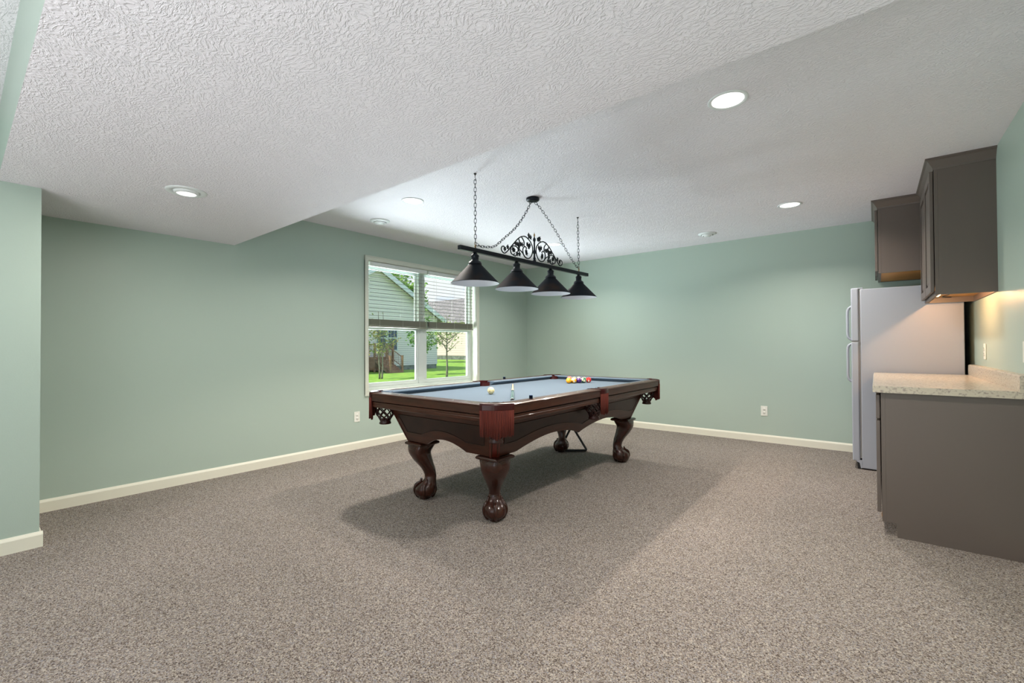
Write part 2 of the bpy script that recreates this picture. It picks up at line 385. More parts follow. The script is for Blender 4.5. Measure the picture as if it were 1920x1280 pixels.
def apron(axis,side,half,outer,edge,pan,name):
    def P(u,inn,z):
        v=off(z)+inn
        return (side*(outer-v),u,z) if axis=='y' else (u,side*(outer-v),z)
    n=72
    def lim(z): return half-off(z)-.028
    m=MB(); top=.700
    def strip(zlo,zhi,inn,thick,m,uf=1.0):
        A=[];B=[]
        for i in range(n+1):
            s_=-1+2*i/n
            zl=zlo(s_*lim(.45)); zh=zhi
            A.append((s_,zl)); 
        vs=[]
        for (s_,zl) in A:
            for (z,nn) in ((zl,inn),(zh,inn),(zh,inn+thick),(zl,inn+thick)):
                vs.append(P(s_*lim(z)*uf,nn,z))
        fs=[]
        for i in range(n):
            for k in range(4):
                l=(k+1)%4; fs.append((i*4+k,i*4+l,(i+1)*4+l,(i+1)*4+k))
        fs+=[(0,1,2,3),(4*n,4*n+1,4*n+2,4*n+3)]
        m.add(vs,fs)
    strip(edge,top,0,.022,m)
    ap=m.build(name,m_wood,tb)
    # dark veneer field and the bead round it
    m=MB(); vs=[]; top=.642
    def field_lim(z): return lim(z)-.062
    cols=n
    for i in range(cols+1):
        s_=-1+2*i/cols
        zl=pan(s_*field_lim(.52))
        vs+= [P(s_*field_lim(zl),-.0012,zl),P(s_*field_lim(top),-.0012,top)]
    m.add(vs,[(2*i,2*i+2,2*i+3,2*i+1) for i in range(cols)])
    f=m.build('veneer_panel',m_wood_d,ap,recalc=True)
    pth=[Vector(vs[2*i]) for i in range(cols+1)]+[Vector(vs[2*i+1]) for i in range(cols,-1,-1)]
    MB().tube(pth,.0035,6,closed=True).build('bead',m_wood_d,ap)
    # top moulding under the rail
    z_a,z_b=.676,.700
    A=[];
    pr=[(-.010,z_b),(-.010,z_b-.008),(-.003,z_a),(.01,z_a),(.01,z_b)]
    vs=[P(-lim(.68)-.02,i_,z) for i_,z in pr]+[P(lim(.68)+.02,i_,z) for i_,z in pr]
    MB().add(vs,[(0,1,2,3,4),(5,6,7,8,9)]+[(i,(i+1)%5,5+(i+1)%5,5+i) for i in range(5)]).build('apron_moulding',m_wood,ap)
for s_ in (-1,1):
    apron('x',s_,HX,HY,edge_short,pan_short,'end_apron')
    apron('y',s_,HY,HX,edge_long,pan_long,'side_apron')
# fluted corner posts and legs
def leg_mesh(diag):
    m=MB(); prof=[(.430,.0,.104,.104,1.1),(.405,.006,.100,.102,1.15),(.385,.012,.096,.100,1.35),(.35,.018,.084,.095,1.45),(.32,.008,.078,.088,1.5),(.29,-.006,.071,.077,1.55),(.26,-.024,.061,.065,1.6),(.23,-.042,.053,.053,1.7),(.20,-.054,.047,.043,1.8),(.17,-.061,.044,.037,1.9),(.145,-.058,.046,.044,2),(.125,-.050,.054,.050,2),(.105,-.038,.068,.064,2),(.085,-.028,.078,.073,2),(.06,-.024,.079,.075,2),(.035,-.022,.073,.069,2),(.015,-.020,.050,.048,2),(.0,-.020,.040,.038,2)]
    d=Vector((diag[0],diag[1],0)).normalized(); e=Vector((-d.y,d.x,0)); seg=32; vs=[]
    # smooth interpolation of the profile
    pts=catmull([(a[0],a[1],a[2]) for a in prof],3); pts2=catmull([(a[0],a[3],a[4]) for a in prof],3)
    for A,B in zip(pts,pts2):
        z,off_,ha=A; hb,pw=B[1],B[2]
        for k in range(seg):
            w=2*PI*k/seg; cw_,sw=math.cos(w),math.sin(w)
            rr=(abs(cw_)**pw+abs(sw)**pw)**(-1/pw)
            vs.append(d*(off_+ha*rr*cw_)+e*(hb*rr*sw)+Vector((0,0,z)))
    n=len(pts); fs=[]
    for i in range(n-1):
        for k in range(seg):
            l=(k+1)%seg; fs.append((i*seg+k,i*seg+l,(i+1)*seg+l,(i+1)*seg+k))
    fs+=[tuple(range((n-1)*seg,n*seg))]; m.add(vs,fs,True)
    return m,d,e
for sx in (-1,1):
    for sy in (-1,1):
        lx,ly=(.387 if sx>0 else -.345),sy*(HY-.31)
        m,d,e=leg_mesh((sx,sy)); 
        cap=MB()
        cp=[(-.080,.406),(-.090,.411),(-.094,.419),(-.090,.428),(-.080,.433)]
        for i in range(len(cp)-1): pass
        n_=len(cp); vs=[]
        for (r_,z) in cp:
            a=-r_
            vs+=[(a,a,z),(-a,a,z),(-a,-a,z),(a,-a,z)]
        fs=[(3,2,1,0),tuple(range(4*n_-4,4*n_))]
        for i in range(n_-1):
            for k in range(4):
                l=(k+1)%4; fs.append((i*4+k,i*4+l,(i+1)*4+l,(i+1)*4+k))
        cap.add(vs,fs)
        M_=Matrix.Translation((lx,ly,0)); m.xf(M_); cap.xf(M_)
        leg=m.build('leg',m_leg,tb)
        cap.build('leg_collar',m_leg,leg,bevel=.003)
        # claws gripping the ball
        cl=MB()
        for ang in (0,85,-85,180):
            a=math.radians(ang); dr=d*math.cos(a)+e*math.sin(a); cc=d*(-.024)
            pth=[(.045,.150),(.052,.125),(.068,.105),(.078,.080),(.080,.055),(.070,.028),(.052,.006)]
            P_=catmull([tuple(Vector((lx,ly,0))+cc*(1 if z<.12 else 1.6)+dr*(r_*(.92 if ang else 1.0)) + Vector((0,0,z))) for r_,z in pth],3)
            nn=len(P_); cl.tube(P_,[.008+.005*math.sin(PI*min(1,(i/nn)*1.25)) if i<nn*.8 else .012-(i/nn-.8)*.04 for i in range(nn)],8)
        cl.build('claw_toes',m_leg,leg)
        # corner post
        post=MB(); seg=10
        for i,(z,w_) in enumerate(((.705,.075),(.60,.070),(.432,.060))): pass
        A=[]
        for z in (.700,.432):
            o=off(z); cx,cy=HX-o,HY-o; c_=.050 if z>.6 else .040
            ring=[(cx-c_,cy+.004),(cx-c_*.75,cy-.004),(cx-c_*.45,cy-.018),(cx-.026,cy-.026+.004),(cx-.018,cy-c_*.45),(cx-.004,cy-c_*.75),(cx+.004,cy-c_),(cx-.05,cy-c_-.01),(cx-c_-.02,cy-c_-.02),(cx-c_-.01,cy-.05)]
            A+=[(sx*x,sy*y,z) for x,y in ring]
        post.add(A,[tuple(range(seg)),tuple(range(seg,2*seg))]+[(i,(i+1)%seg,seg+(i+1)%seg,seg+i) for i in range(seg)])
        pz=post.build('corner_post',m_wood_r,tb)
        fl=MB()
        for f_ in (.25,.5,.75):
            pt=[]
            for z in (.68,.45):
                o=off(z); cx,cy=HX-o,HY-o; c_=.044
                x=cx-c_*.8*(1-f_)-.004*(1-abs(2*f_-1))*3; y=cy-c_*.8*f_-.004*(1-abs(2*f_-1))*3
                pt.append((sx*x,sy*y,z))
            fl.tube(pt,.0055,6)
        fl.build('flute',m_wood_r,pz)
# pockets
def basket(cx,cy,rx=.066):
    m=MB(); prof=[(.066,.735),(.069,.700),(.070,.670),(.064,.640),(.050,.618),(.040,.600),(.036,.590),(.042,.578),(.046,.570)]
    ns_=8
    for h in (-1,1):
        for k in range(ns_):
            P_=[]
            for i,(r_,z) in enumerate(prof[:7]):
                a=2*PI*k/ns_+h*i*2*PI/ns_/2.0; P_.append((cx+r_*math.cos(a),cy+r_*math.sin(a),z))
            m.tube(catmull(P_,3),.0048,6)
    m.tube([(cx+.067*math.cos(2*PI*k/24),cy+.067*math.sin(2*PI*k/24),.733) for k in range(24)],.006,6,closed=True)
    m.lathe([(.001,.606),(.036,.604),(.034,.592),(.044,.574),(.043,.564),(.030,.570),(.001,.572)],cx,cy,12)
    return m
def pocket(kind,sx,sy):
    # corner pockets: local c=(sx*(HX-.13),...); middle pockets at (sx*(HX-.075),0)
    if kind=='corner':
        f=lambda a,b,z:(sx*(HX-a),sy*(HY-b),z)
        outer=[(CC,-.004),(CC-.02,-.004)]
        N_=10
        for i in range(N_+1):
            t_=i/N_; a=(CC-.02)*(1-t_)+(-.004)*t_; b=(-.004)*(1-t_)+(CC-.02)*t_
            bul=.016*math.sin(PI*t_); outer.append((a-bul*.7+.0,b-bul*.7))
        outer+=[(-.004,CC)]
        inner=[(.085,CC)]
        c0=.128; r0=.060
        for i in range(13):
            w=math.radians(-10+ (110)*i/12); inner.append((c0-r0*math.cos(w-math.radians(0)),c0-r0*math.sin(w)))
        inner+=[(CC,.085)]
        # arc ordered from B side to A side: w=-10 -> a small, b>c0
        poly=outer+inner
        cx,cy=sx*(HX-c0),sy*(HY-c0); fr_pts=outer
    else:
        f=lambda a,b,z:(sx*(HX-a),b,z)
        outer=[(-.002,-MG)]
        for i in range(9):
            t_=i/8; outer.append((-.004-.010*math.sin(PI*t_),-MG+2*MG*t_))
        outer.append((-.002,MG))
        c0=.092; r0=.052
        inner=[(.086,MG)]
        for i in range(13):
            w=math.radians(85-170*i/12); inner.append((c0-r0*math.cos(w),r0*math.sin(w)))
        inner+=[(.086,-MG)]
        poly=outer+inner; cx,cy=sx*(HX-c0),0; fr_pts=outer
    n=len(poly); m=MB()
    zs=[(TZ-.040,.004),(TZ-.034,0),(TZ-.006,0),(TZ+.003,.004),(TZ+.005,.012)]
    # shrink the outline towards its middle for the rounded lips
    mx_=sum(p[0] for p in poly)/n; my_=sum(p[1] for p in poly)/n
    vs=[]
    for z,sh in zs:
        for k,(a,b) in enumerate(poly):
            if k<len(outer):
                if kind=='corner': vs.append(f(a+sh*.7,b+sh*.7,z))
                else: vs.append(f(a+sh,b,z))
            else: vs.append(f(a,b,z))
    fs=[tuple(range(n)),tuple(range((len(zs)-1)*n,len(zs)*n))]
    for i in range(len(zs)-1):
        for k in range(n):
            l=(k+1)%n; fs.append((i*n+k,i*n+l,(i+1)*n+l,(i+1)*n+k))
    m.add(vs,fs)
    pk=m.build('pocket_iron',m_leather,tb)
    # leather cup behind the bed edge
    MB().lathe([(.056,TZ-.006),(.058,.760),(.060,.735),(.001,.728)],cx,cy,24).build('pocket_liner',m_leather,pk)
    basket(cx,cy).build('pocket_net',m_net,pk)
    # fringe
    fm=MB(); L_=[Vector(f(a,b,0)) for a,b in fr_pts]; P_=catmull([tuple(v) for v in L_],6)
    tot=[0]
    for i in range(1,len(P_)): tot.append(tot[-1]+(P_[i]-P_[i-1]).length)
    cnt=46 if kind=='corner' else 32
    rnd=random.Random(int(cx*97+cy*31))
    ctr=Vector((cx,cy,0))
    for row in (0,1):
        for i in range(cnt):
            s_=tot[-1]*(i+.5*row+.25)/cnt; j_=max(k for k in range(len(tot)) if tot[k]<=s_); j_=min(j_,len(P_)-2)
            p=P_[j_].lerp(P_[j_+1],(s_-tot[j_])/max(1e-6,tot[j_+1]-tot[j_]))
            inw=(ctr-p); inw.z=0; inw.normalize()
            p=p+inw*(.001+.006*row)
            t_=i/cnt; ln=.150+rnd.uniform(-.006,.006)+(.022*math.exp(-((t_-.5)/.16)**2) if kind=='corner' else .012*math.sin(PI*t_))
            q=inw*(.012*math.exp(-((t_-.5)/.2)**2)+rnd.uniform(-.002,.003))
            tg=Vector((-inw.y,inw.x,0))*rnd.uniform(-.003,.003)
            z0=TZ-.036
            fm.tube([p+Vector((0,0,z0)),p+q*.4+tg*.5+Vector((0,0,z0-ln*.5)),p+q+tg+Vector((0,0,z0-ln))],[.0026,.0028,.0022],5)
    fm.build('fringe',m_fringe,pk)
for sx in (-1,1):
    for sy in (-1,1): pocket('corner',sx,sy)
    pocket('mid',sx,0)

# balls, cue, chalk, rack
def ballmat(name,col,stripe=False,spot=True):
    m=bpy.data.materials.new(name); m.use_nodes=True; t=m.node_tree; p=t.nodes['Principled BSDF']
    p.inputs['Roughness'].default_value=.12; p.inputs['Coat Weight'].default_value=.5; p.inputs['Base Color'].default_value=col
    tc=N(t,'ShaderNodeTexCoord'); se=N(t,'ShaderNodeSeparateXYZ'); t.links.new(tc.outputs['Object'],se.inputs[0])
    white=srgb(238,228,198)
    ab=N(t,'ShaderNodeMath',operation='ABSOLUTE'); t.links.new(se.outputs['Z'],ab.inputs[0])
    gt=N(t,'ShaderNodeMath',operation='GREATER_THAN'); gt.inputs[1].default_value=.0150 if stripe else 1
    t.links.new(ab.outputs[0],gt.inputs[0])
    m1=N(t,'ShaderNodeMixRGB'); m1.inputs[1].default_value=col; m1.inputs[2].default_value=white; t.links.new(gt.outputs[0],m1.inputs[0])
    ax=N(t,'ShaderNodeMath',operation='ABSOLUTE'); t.links.new(se.outputs['X'],ax.inputs[0])
    g2=N(t,'ShaderNodeMath',operation='GREATER_THAN'); g2.inputs[1].default_value=.0262 if spot else 1; t.links.new(ax.outputs[0],g2.inputs[0])
    m2=N(t,'ShaderNodeMixRGB'); m2.inputs[2].default_value=white; t.links.new(g2.outputs[0],m2.inputs[0]); t.links.new(m1.outputs[0],m2.inputs[1])
    t.links.new(m2.outputs[0],p.inputs['Base Color']); return m
BC={'yellow':srgb(250,176,18),'blue':srgb(24,50,140),'red':srgb(214,30,26),'purple':srgb(74,26,112),'orange':srgb(240,110,20),'green':srgb(16,104,62),'maroon':srgb(110,20,26),'black':srgb(14,14,16)}
ap=Vector((2.135,-2.135)); R_=.0286
lay={ (0,0):('yellow',0),(1,0):('blue',0),(1,1):('yellow',1),(2,0):('red',1),(2,1):('black',0),(2,2):('purple',0),(3,0):('maroon',0),(3,1):('orange',1),(3,2):('blue',1),(3,3):('green',1),
      (4,0):('orange',0),(4,1):('green',0),(4,2):('purple',1),(4,3):('maroon',1),(4,4):('red',0)}
names={(0,0):'solid yellow ball at the near tip of the racked triangle',(1,1):'yellow striped ball just behind the yellow tip ball, front row',(2,2):'solid purple ball in the middle of the front row',
 (3,3):'green striped ball between the purple and the red ball, front row',(4,4):'solid red ball with number circle at the right end of the front row',
 (1,0):'solid blue ball hidden left behind the yellow tip ball',(2,0):'red striped ball on the left side of the rack',(2,1):'solid black ball in the middle of the rack',(3,0):'solid maroon ball on the left side of the rack',
 (3,1):'orange striped ball inside the rack behind the black ball',(3,2):'blue striped ball inside the rack behind the purple ball',(4,0):'solid orange ball at the left back corner of the rack',
 (4,1):'solid green ball in the back row of the rack',(4,2):'purple striped ball in the back row of the rack',(4,3):'maroon striped ball in the back row beside the red ball'}
bm_={}
dirb=math.atan2(-6.03+2.0,4.54-2.2)
def ball(loc,m,label,rot=(0,0,0),group=None):
    b=MB().sphere((0,0,0),R_-.0002,24,16).build('billiard_ball',m); b.location=loc; b.rotation_euler=rot
    return tag(b,label,'ball',group)
for (i,j),(cn,st_) in lay.items():
    key=(cn,st_)
    if key not in bm_: bm_[key]=ballmat('ball_%s_%s'%(cn,'stripe' if st_ else 'solid'),BC[cn],bool(st_))
    x=ap.x+(j-i/2)*2*R_; y=ap.y+i*2*R_*.8661
    rot=(0,0,dirb)
    if (i,j)==(0,0): rot=(0,1.2,dirb+.9)
    elif (i,j)==(2,2): rot=(0.3,1.0,dirb+1.5)
    elif (i,j)==(1,1): rot=(.4,.35,dirb+.15)
    elif (i,j)==(3,3): rot=(1.2,.2,dirb+.2)
    elif (i,j)==(4,4): rot=(0,.35,dirb)
    else: rot=(random.uniform(-.8,.8),random.uniform(-1,1),random.uniform(0,6))
    o=ball((x,y,BED+R_),bm_[key],names[(i,j)],rot,'racked balls at the far end of the table')
    if (i,j)==(4,4):
        fc=bpy.data.curves.new('digit','FONT'); fc.body='3'; fc.size=.012; fc.align_x='CENTER'; fc.align_y='CENTER'; fc.extrude=.0002
        tmp=bpy.data.objects.new('digit_tmp',fc); C.objects.link(tmp); bpy.context.view_layer.update()
        dm=bpy.data.meshes.new_from_object(tmp.evaluated_get(bpy.context.evaluated_depsgraph_get())); bpy.data.objects.remove(tmp)
        dg=bpy.data.objects.new('number',dm); C.objects.link(dg); dm.materials.append(m_black); dg.parent=o
        dg.matrix_local=Matrix.Translation((R_+.0002,0,0))@Matrix(((0,0,1,0),(1,0,0,0),(0,1,0,0),(0,0,0,1)))
m_cueball=ballmat('ivory_cue_ball',srgb(250,232,176),False,False)
t=m_cueball.node_tree
cb=ball((2.185,-3.372,BED+R_),m_cueball,'ivory cue ball with a red dot, alone near the head of the table')
dot=MB().lathe([(.0001,.0002),(.0036,.0001)],seg=12).build('red_dot',mat('red_dot',srgb(170,40,30),.2),cb)
dv=(Vector((4.54,-6.03,1.5))-Vector((2.185,-3.372,.797))).normalized(); dv=(dv+Vector((-.778,-.628,0))*.35+Vector((0,0,-.28))).normalized()
dot.matrix_local=Matrix.Translation(dv*(R_+.0001))@dv.to_track_quat('Z','Y').to_matrix().to_4x4()
# cue
m_shaft=mat('maple_shaft',srgb(232,208,168),.3,coat=.3); m_butt=mat('teal_cue_butt',srgb(60,104,110),.25,coat=.5,noise=((30,30,30),srgb(160,190,186),3,.5,.58))
tip=Vector((1.785,-2.60,BED+.0065)); but=Vector((2.665,-3.70,BED+.0148))
cue=thing('pool_cue','pool cue with pale maple shaft and teal butt lying across the cloth','cue',tip)
def seg_(a,b,n=8): return [(but-tip)*(a+(b-a)*i/n) for i in range(n+1)]
MB().tube(seg_(.012,.50),[.0063+.004*i/8 for i in range(9)],14).build('shaft',m_shaft,cue)
MB().tube(seg_(0,.012,2),.0063,12).build('cue_tip',m_butt,cue)
MB().tube(seg_(.50,.515,2),.0108,14).build('joint',m_black,cue)
MB().tube(seg_(.515,.975),[.0106+.0040*i/8 for i in range(9)],14).build('butt',m_butt,cue)
MB().tube(seg_(.975,1.0,2),[.0146,.0147,.013],14).build('butt_cap',m_black,cue)
m_chalk=mat('navy_chalk_paper',srgb(12,22,36),.8,spec=.1); m_chalk_t=mat('chalk_blue',srgb(40,80,130),.9)
def chalk(x,y,label,rz):
    c=thing('chalk_cube',label,'chalk',(x,y,TZ),rz,'chalk cubes on the rails')
    MB().box(-.011,.011,-.011,.011,0,.021).build('wrapper',m_chalk,c,bevel=.0008)
    MB().box(-.0104,.0104,-.0104,.0104,.021,.0225).build('chalk_top',m_chalk_t,c,bevel=.0006)
chalk(2.818,-3.70,'dark blue chalk cube on the near side rail',.7); chalk(1.56,-2.46,'dark blue chalk cube on the far side rail below the window',.5)
# triangle rack leaning at the far leg
rk=MB(); side=.30; cen=Vector((2.045,-1.60,.0)); vd=Vector((.778,.628,0))
base=Vector((2.09,-1.70,.012)); A_=base; B_=base-vd*side; Cc=base-vd*side/2+Vector((-.05,.06,.255))
pts=[]
for P0,P1,P2 in ((B_,A_,Cc),(A_,Cc,B_),(Cc,B_,A_)):
    for k in range(5):
        t_=k/4; q0=P1.lerp(P0,.07); q1=P1.lerp(P2,.07); pts.append(q0.lerp(P1,t_).lerp(P1.lerp(q1,t_),t_))
rko=rk.tube(pts,.012,8,closed=True).build('ball_rack',m_black); tag(rko,'black plastic triangle ball rack leaning against the far table leg','ball rack')

# ------------------------------------------------------------------ billiard light
LX,LY=2.22,-2.83
bl=thing('billiard_light','black four-shade billiard light with scrollwork hanging on chains over the table','pendant light',(LX,LY,1.87))
sl=.012  # the far end hangs a touch higher
def zl(y): return (y)*sl
n=2
MB().add([(x,y,zl(y)+z) for y in (-.92,.93) for x,z in ((-.016,-.016),(.016,-.016),(.016,.016),(-.016,.016))],[(0,1,2,3),(4,5,6,7),(0,1,5,4),(1,2,6,5),(2,3,7,6),(3,0,4,7)]).build('bar',m_iron,bl,bevel=.003)
for i,yy in enumerate((-.755,-.252,.252,.755)):
    zc=zl(yy)-.016
    cap=MB().lathe([(.001,zc+.001),(.014,zc),(.018,zc-.012),(.030,zc-.020),(.031,zc-.030),(.028,zc-.034),(.029,zc-.060),(.046,zc-.070),(.050,zc-.082),(.052,zc-.086),(.050,zc-.090),(.001,zc-.088)],0,yy,28)
    sh_o=MB().lathe([(.040,zc-.082),(.048,zc-.090),(.178,zc-.226),(.181,zc-.229),(.180,zc-.231)],0,yy,48)
    so_=sh_o.build('lamp_shade',m_shade,bl)
    MB().lathe([(.180,zc-.231),(.176,zc-.2305),(.044,zc-.093),(.001,zc-.092)],0,yy,48).build('shade_lining',m_shade_in,so_)
    cap.build('shade_cap',m_iron,so_)
    MB().sphere((0,yy,zc-.146),.030,16,12,1.15).lathe([(.013,zc-.125),(.013,zc-.09)],0,yy,12).build('bulb',m_glow,so_)
    light('pendant_bulb','SPOT',(LX,LY+yy,1.87+zc-.187),P_BULB,WARM,shadow_soft_size=.02,spot_size=math.radians(150),spot_blend=.25)
# scrollwork, traced half and mirrored
S=[[(-.405,.057),(-.415,.074),(-.439,.071),(-.45,.051),(-.439,.031),(-.406,.022),(-.355,.058),(-.331,.083),(-.284,.124),(-.236,.165),(-.188,.193),(-.138,.204),(-.094,.192),(-.056,.168),(-.030,.133),(-.027,.091),(-.044,.051),(-.083,.023),(-.127,.024),(-.158,.049),(-.167,.086),(-.151,.111),(-.126,.116),(-.114,.100)],
   [(-.237,.09),(-.273,.1),(-.314,.09),(-.331,.065),(-.326,.036),(-.300,.024),(-.279,.036)],
   [(-.225,.085),(-.176,.062),(-.139,.029),(-.095,.020)],[(-.300,.024),(-.270,.018),(-.235,.040)],
   [(-.224,.167),(-.212,.143),(-.237,.120)],[(-.182,.189),(-.151,.157),(-.151,.118)],[(-.094,.192),(-.075,.205),(-.07,.215)]]
LV=[(-.237,.120),(-.261,.123),(-.200,.130),(-.176,.128),(-.225,.077),(-.285,.065),(-.245,.042),(-.213,.042),(-.120,.078),(-.114,.063),(-.101,.141),(-.082,.122),(-.069,.139),(-.081,.222),(-.055,.210),(-.405,.057),(-.369,.076),(-.22,.105),(-.30,.07)]
sc=MB(); lv=MB(); rnd=random.Random(3)
for sg in (1,-1):
    for st_ in S:
        P_=catmull([(0,sg*y,zl(sg*y)+z+.010) for y,z in st_],4); sc.tube(P_,.0052,6)
    for (y,z) in LV:
        a0=rnd.uniform(0,6.28); rr=.023; pts=[]
        for k in range(10):
            a=a0+2*PI*k/10; r_=rr*(1.0 if k%2==0 else .55); pts.append((sg*y+r_*math.cos(a)*.8,zl(sg*y)+z+.010+r_*math.sin(a)))
        lv.prism(pts,'x',-.003,.003)
sc.build('scrollwork',m_iron,bl); lv.build('ivy_leaves',m_iron,bl)
MB().lathe([(.001,.012),(.014,.014),(.016,.024),(.010,.032),(.013,.045),(.009,.055),(.008,.080),(.014,.092),(.014,.106),(.008,.118),(.007,.190),(.012,.200),(.013,.215),(.006,.226),(.005,.238),(.001,.240)],0,0,14).build('centre_post',m_iron,bl)
MB().lathe([(.001,.238),(.006,.241),(.008,.250),(.003,.262),(.001,.272)],0,0,12).build('finial',m_brass,bl)
MB().lathe([(.001,.540),(.030,.541),(.052,.545),(.058,.553),(.058,.5695),(.001,.5695)],0,-.02,36).build('canopy',m_iron,bl)
def chain(path,name='chain',pitch=.030):
    P_=[Vector(p) for p in path]; P_=catmull([tuple(p) for p in P_],8); tot=[0]
    for i in range(1,len(P_)): tot.append(tot[-1]+(P_[i]-P_[i-1]).length)
    n=max(1,round(tot[-1]/pitch)); m=MB()
    def at(s):
        s=max(0,min(tot[-1],s)); j=0
        while j<len(tot)-2 and tot[j+1]<s: j+=1
        return P_[j].lerp(P_[j+1],(s-tot[j])/max(1e-9,tot[j+1]-tot[j]))
    for i in range(n):
        c_=at((i+.5)*tot[-1]/n); t_=(at((i+1)*tot[-1]/n)-at(i*tot[-1]/n)).normalized()
        a=Vector((1,0,0))-t_*t_.x; a.normalize(); b=t_.cross(a)
        w_=(a*.8+b*.6) if i%2 else (a*-.6+b*.8)
        pts=[]
        hl=tot[-1]/n*.5+.0035; hw=.0085
        for k in range(16):
            an=2*PI*k/16; ca,sa=math.cos(an),math.sin(an)
            pts.append(c_+t_*((hl-hw)*(1 if ca>0 else -1)+hw*ca)+w_*hw*sa)
        m.tube(pts,.0021,5,closed=True)
    return m.build(name,m_iron,bl)
for (yy,yt) in ((-.75,-.75),(.76,.745)):
    zb=zl(yy)+.016
    MB().lathe([(.001,zb-.001),(.006,zb),(.005,zb+.014),(.008,zb+.018),(.004,zb+.026),(.001,zb+.027)],0,yy,10).tube([(0,yy+.011*math.cos(2*PI*k/16),zb+.036+.011*math.sin(2*PI*k/16)) for k in range(16)],.002,6,closed=True).build('hanging_loop',m_brass,bl)
    MB().lathe([(.001,.5695),(.011,.5695),(.011,.566),(.004,.560),(.003,.548)],0,yt,12).tube(catmull([(0,yt,.55),(0,yt,.538),(0,yt+.008,.528),(0,yt+.004,.519),(0,yt-.005,.520)],4),.0024,6).build('ceiling_hook',m_black,bl)
    chain([(0,yy,zb+.045),(0,(yy+yt)/2,.3),(0,yt,.522)])
chain([(0,-.745,.045),(0,-.700,.034),(0,-.62,.040),(0,-.53,.062),(0,-.415,.145),(0,-.255,.270),(0,-.125,.415),(0,-.042,.538)])
chain([(0,.755,.058),(0,.70,.078),(0,.557,.176),(0,.324,.364),(0,.10,.505),(0,.015,.538)])

# ------------------------------------------------------------------ ceiling fixtures
def can(x,y,z,label,r=.078,en=P_CAN,trim=.098,seen=True):
    c=thing('recessed_light',label,'ceiling light',(x,y,z),0,'recessed ceiling lights')
    MB().lathe([(r,-.001),(r+.004,-.005),(trim-.004,-.006),(trim,-.003),(trim,0.0)],0,0,40).build('trim_ring',m_vinyl,c)
    MB().lathe([(.001,-.0015),(r+.001,-.0015)],0,0,40).build('light_disc',m_disc,c,recalc=False)
    light('recessed_lamp','AREA',(x,y,z-.008),en,WARM if False else (1,.93,.85),shape='DISK',size=2*r*.95,spread=math.radians(142))
    return c
can(3.948,-3.465,H,'recessed ceiling light nearest the camera, above the open carpet right of the table')
can(1.354,-3.473,H,'recessed ceiling light by the window wall, left of the black hanging chains')
can(1.368,-1.228,H,'recessed ceiling light seen behind the scrollwork of the billiard light')
can(3.937,-1.178,H,'recessed ceiling light in the far right, in front of the cabinets')
# gimbal light in the low soffit
g=thing('recessed_light','recessed light with tilted eyeball in the low soffit, at the left of the ceiling','ceiling light',(1.35,-5.16,LOW),0,'recessed ceiling lights')
MB().lathe([(.066,.0),(.070,-.006),(.098,-.007),(.104,-.003),(.104,0)],0,0,40).build('trim_ring',m_vinyl,g)
MB().lathe([(.066,0),(.064,-.010),(.058,-.016),(.050,-.018),(.049,-.012)],0,0,36).build('eyeball',m_vinyl,g)
MB().lathe([(.001,-.014),(.050,-.014)],0,0,32).build('light_disc',m_disc,g,recalc=False)
light('recessed_lamp','AREA',(1.35,-5.16,LOW-.022),P_CAN*.6,(1,.93,.85),shape='DISK',size=.09)
light('recessed_lamp','AREA',(3.95,-5.16,LOW-.022),P_CAN*.6,(1,.93,.85),shape='DISK',size=.09)  # extra unseen soffit lamp without a fixture, added as fill
def vent(x,y,label):
    v=thing('ceiling_vent',label,'vent',(x,y,H),0,'round ceiling vents')
    MB().lathe([(.100,0),(.100,-.004),(.075,-.014),(.066,-.016),(.066,-.008)],0,0,36).build('outer_ring',m_vinyl,v)
    MB().lathe([(.058,-.012),(.060,-.022),(.050,-.027),(.044,-.026),(.044,-.016)],0,0,32).build('middle_ring',m_vinyl,v)
    MB().lathe([(.001,-.030),(.034,-.030),(.037,-.027),(.037,-.018)],0,0,28).build('centre_disc',m_vinyl,v)
    MB().lathe([(.001,-.0015),(.070,-.0015)],0,0,28).build('dark_throat',m_hole,v,recalc=False)
    m=MB()
    for a in (0,PI/2): m.box(-.066*math.cos(a)-.003,.066*math.cos(a)+.003,-.066*math.sin(a)-.003,.066*math.sin(a)+.003,-.017,-.012)
    m.build('spoke',m_vinyl,v)
vent(.59,-3.28,'white round ceiling vent by the window wall'); vent(3.035,-.535,'white round ceiling vent near the back wall')

# ------------------------------------------------------------------ wall plates
def outlet(loc,rz,label,kind='duplex'):
    o=thing('wall_outlet',label,'outlet',loc,rz,'white wall plates')
    MB().box(-.035,.035,-.006,0,-.058,.058).build('cover_plate',m_plate,o,bevel=.003)
    if kind=='duplex':
        for z in (-.020,.020):
            s=MB().lathe([(.001,0),(.0155,0),(.0165,.002)],0,0,20); s.xf(Matrix.Translation((0,-.0085,z))@Matrix.Rotation(-PI/2,4,'X'))
            r=s.build('socket',m_plate,o)
            MB().box(-.0075,-.0055,-.0092,-.0080,z,z+.009).box(.0055,.0075,-.0092,-.0080,z,z+.008).box(-.002,.002,-.0092,-.0080,z-.010,z-.006).build('slot',m_hole,r)
    else:
        MB().box(-.016,.016,-.009,-.004,-.033,.033).build('rocker',m_plate,o,bevel=.002)
outlet((0.0005,-3.178,.362),PI/2,'white outlet on the window wall, left of the table pocket')
outlet((3.51,-.0005,.367),0,'white outlet low on the back wall, left of the fridge')
outlet((WX-.0005,-1.25,1.09),-PI/2,'white outlet plate above the counter, nearer the fridge')
outlet((WX-.0005,-2.40,1.10),-PI/2,'white switch plate above the counter at the right edge of the picture','rocker')

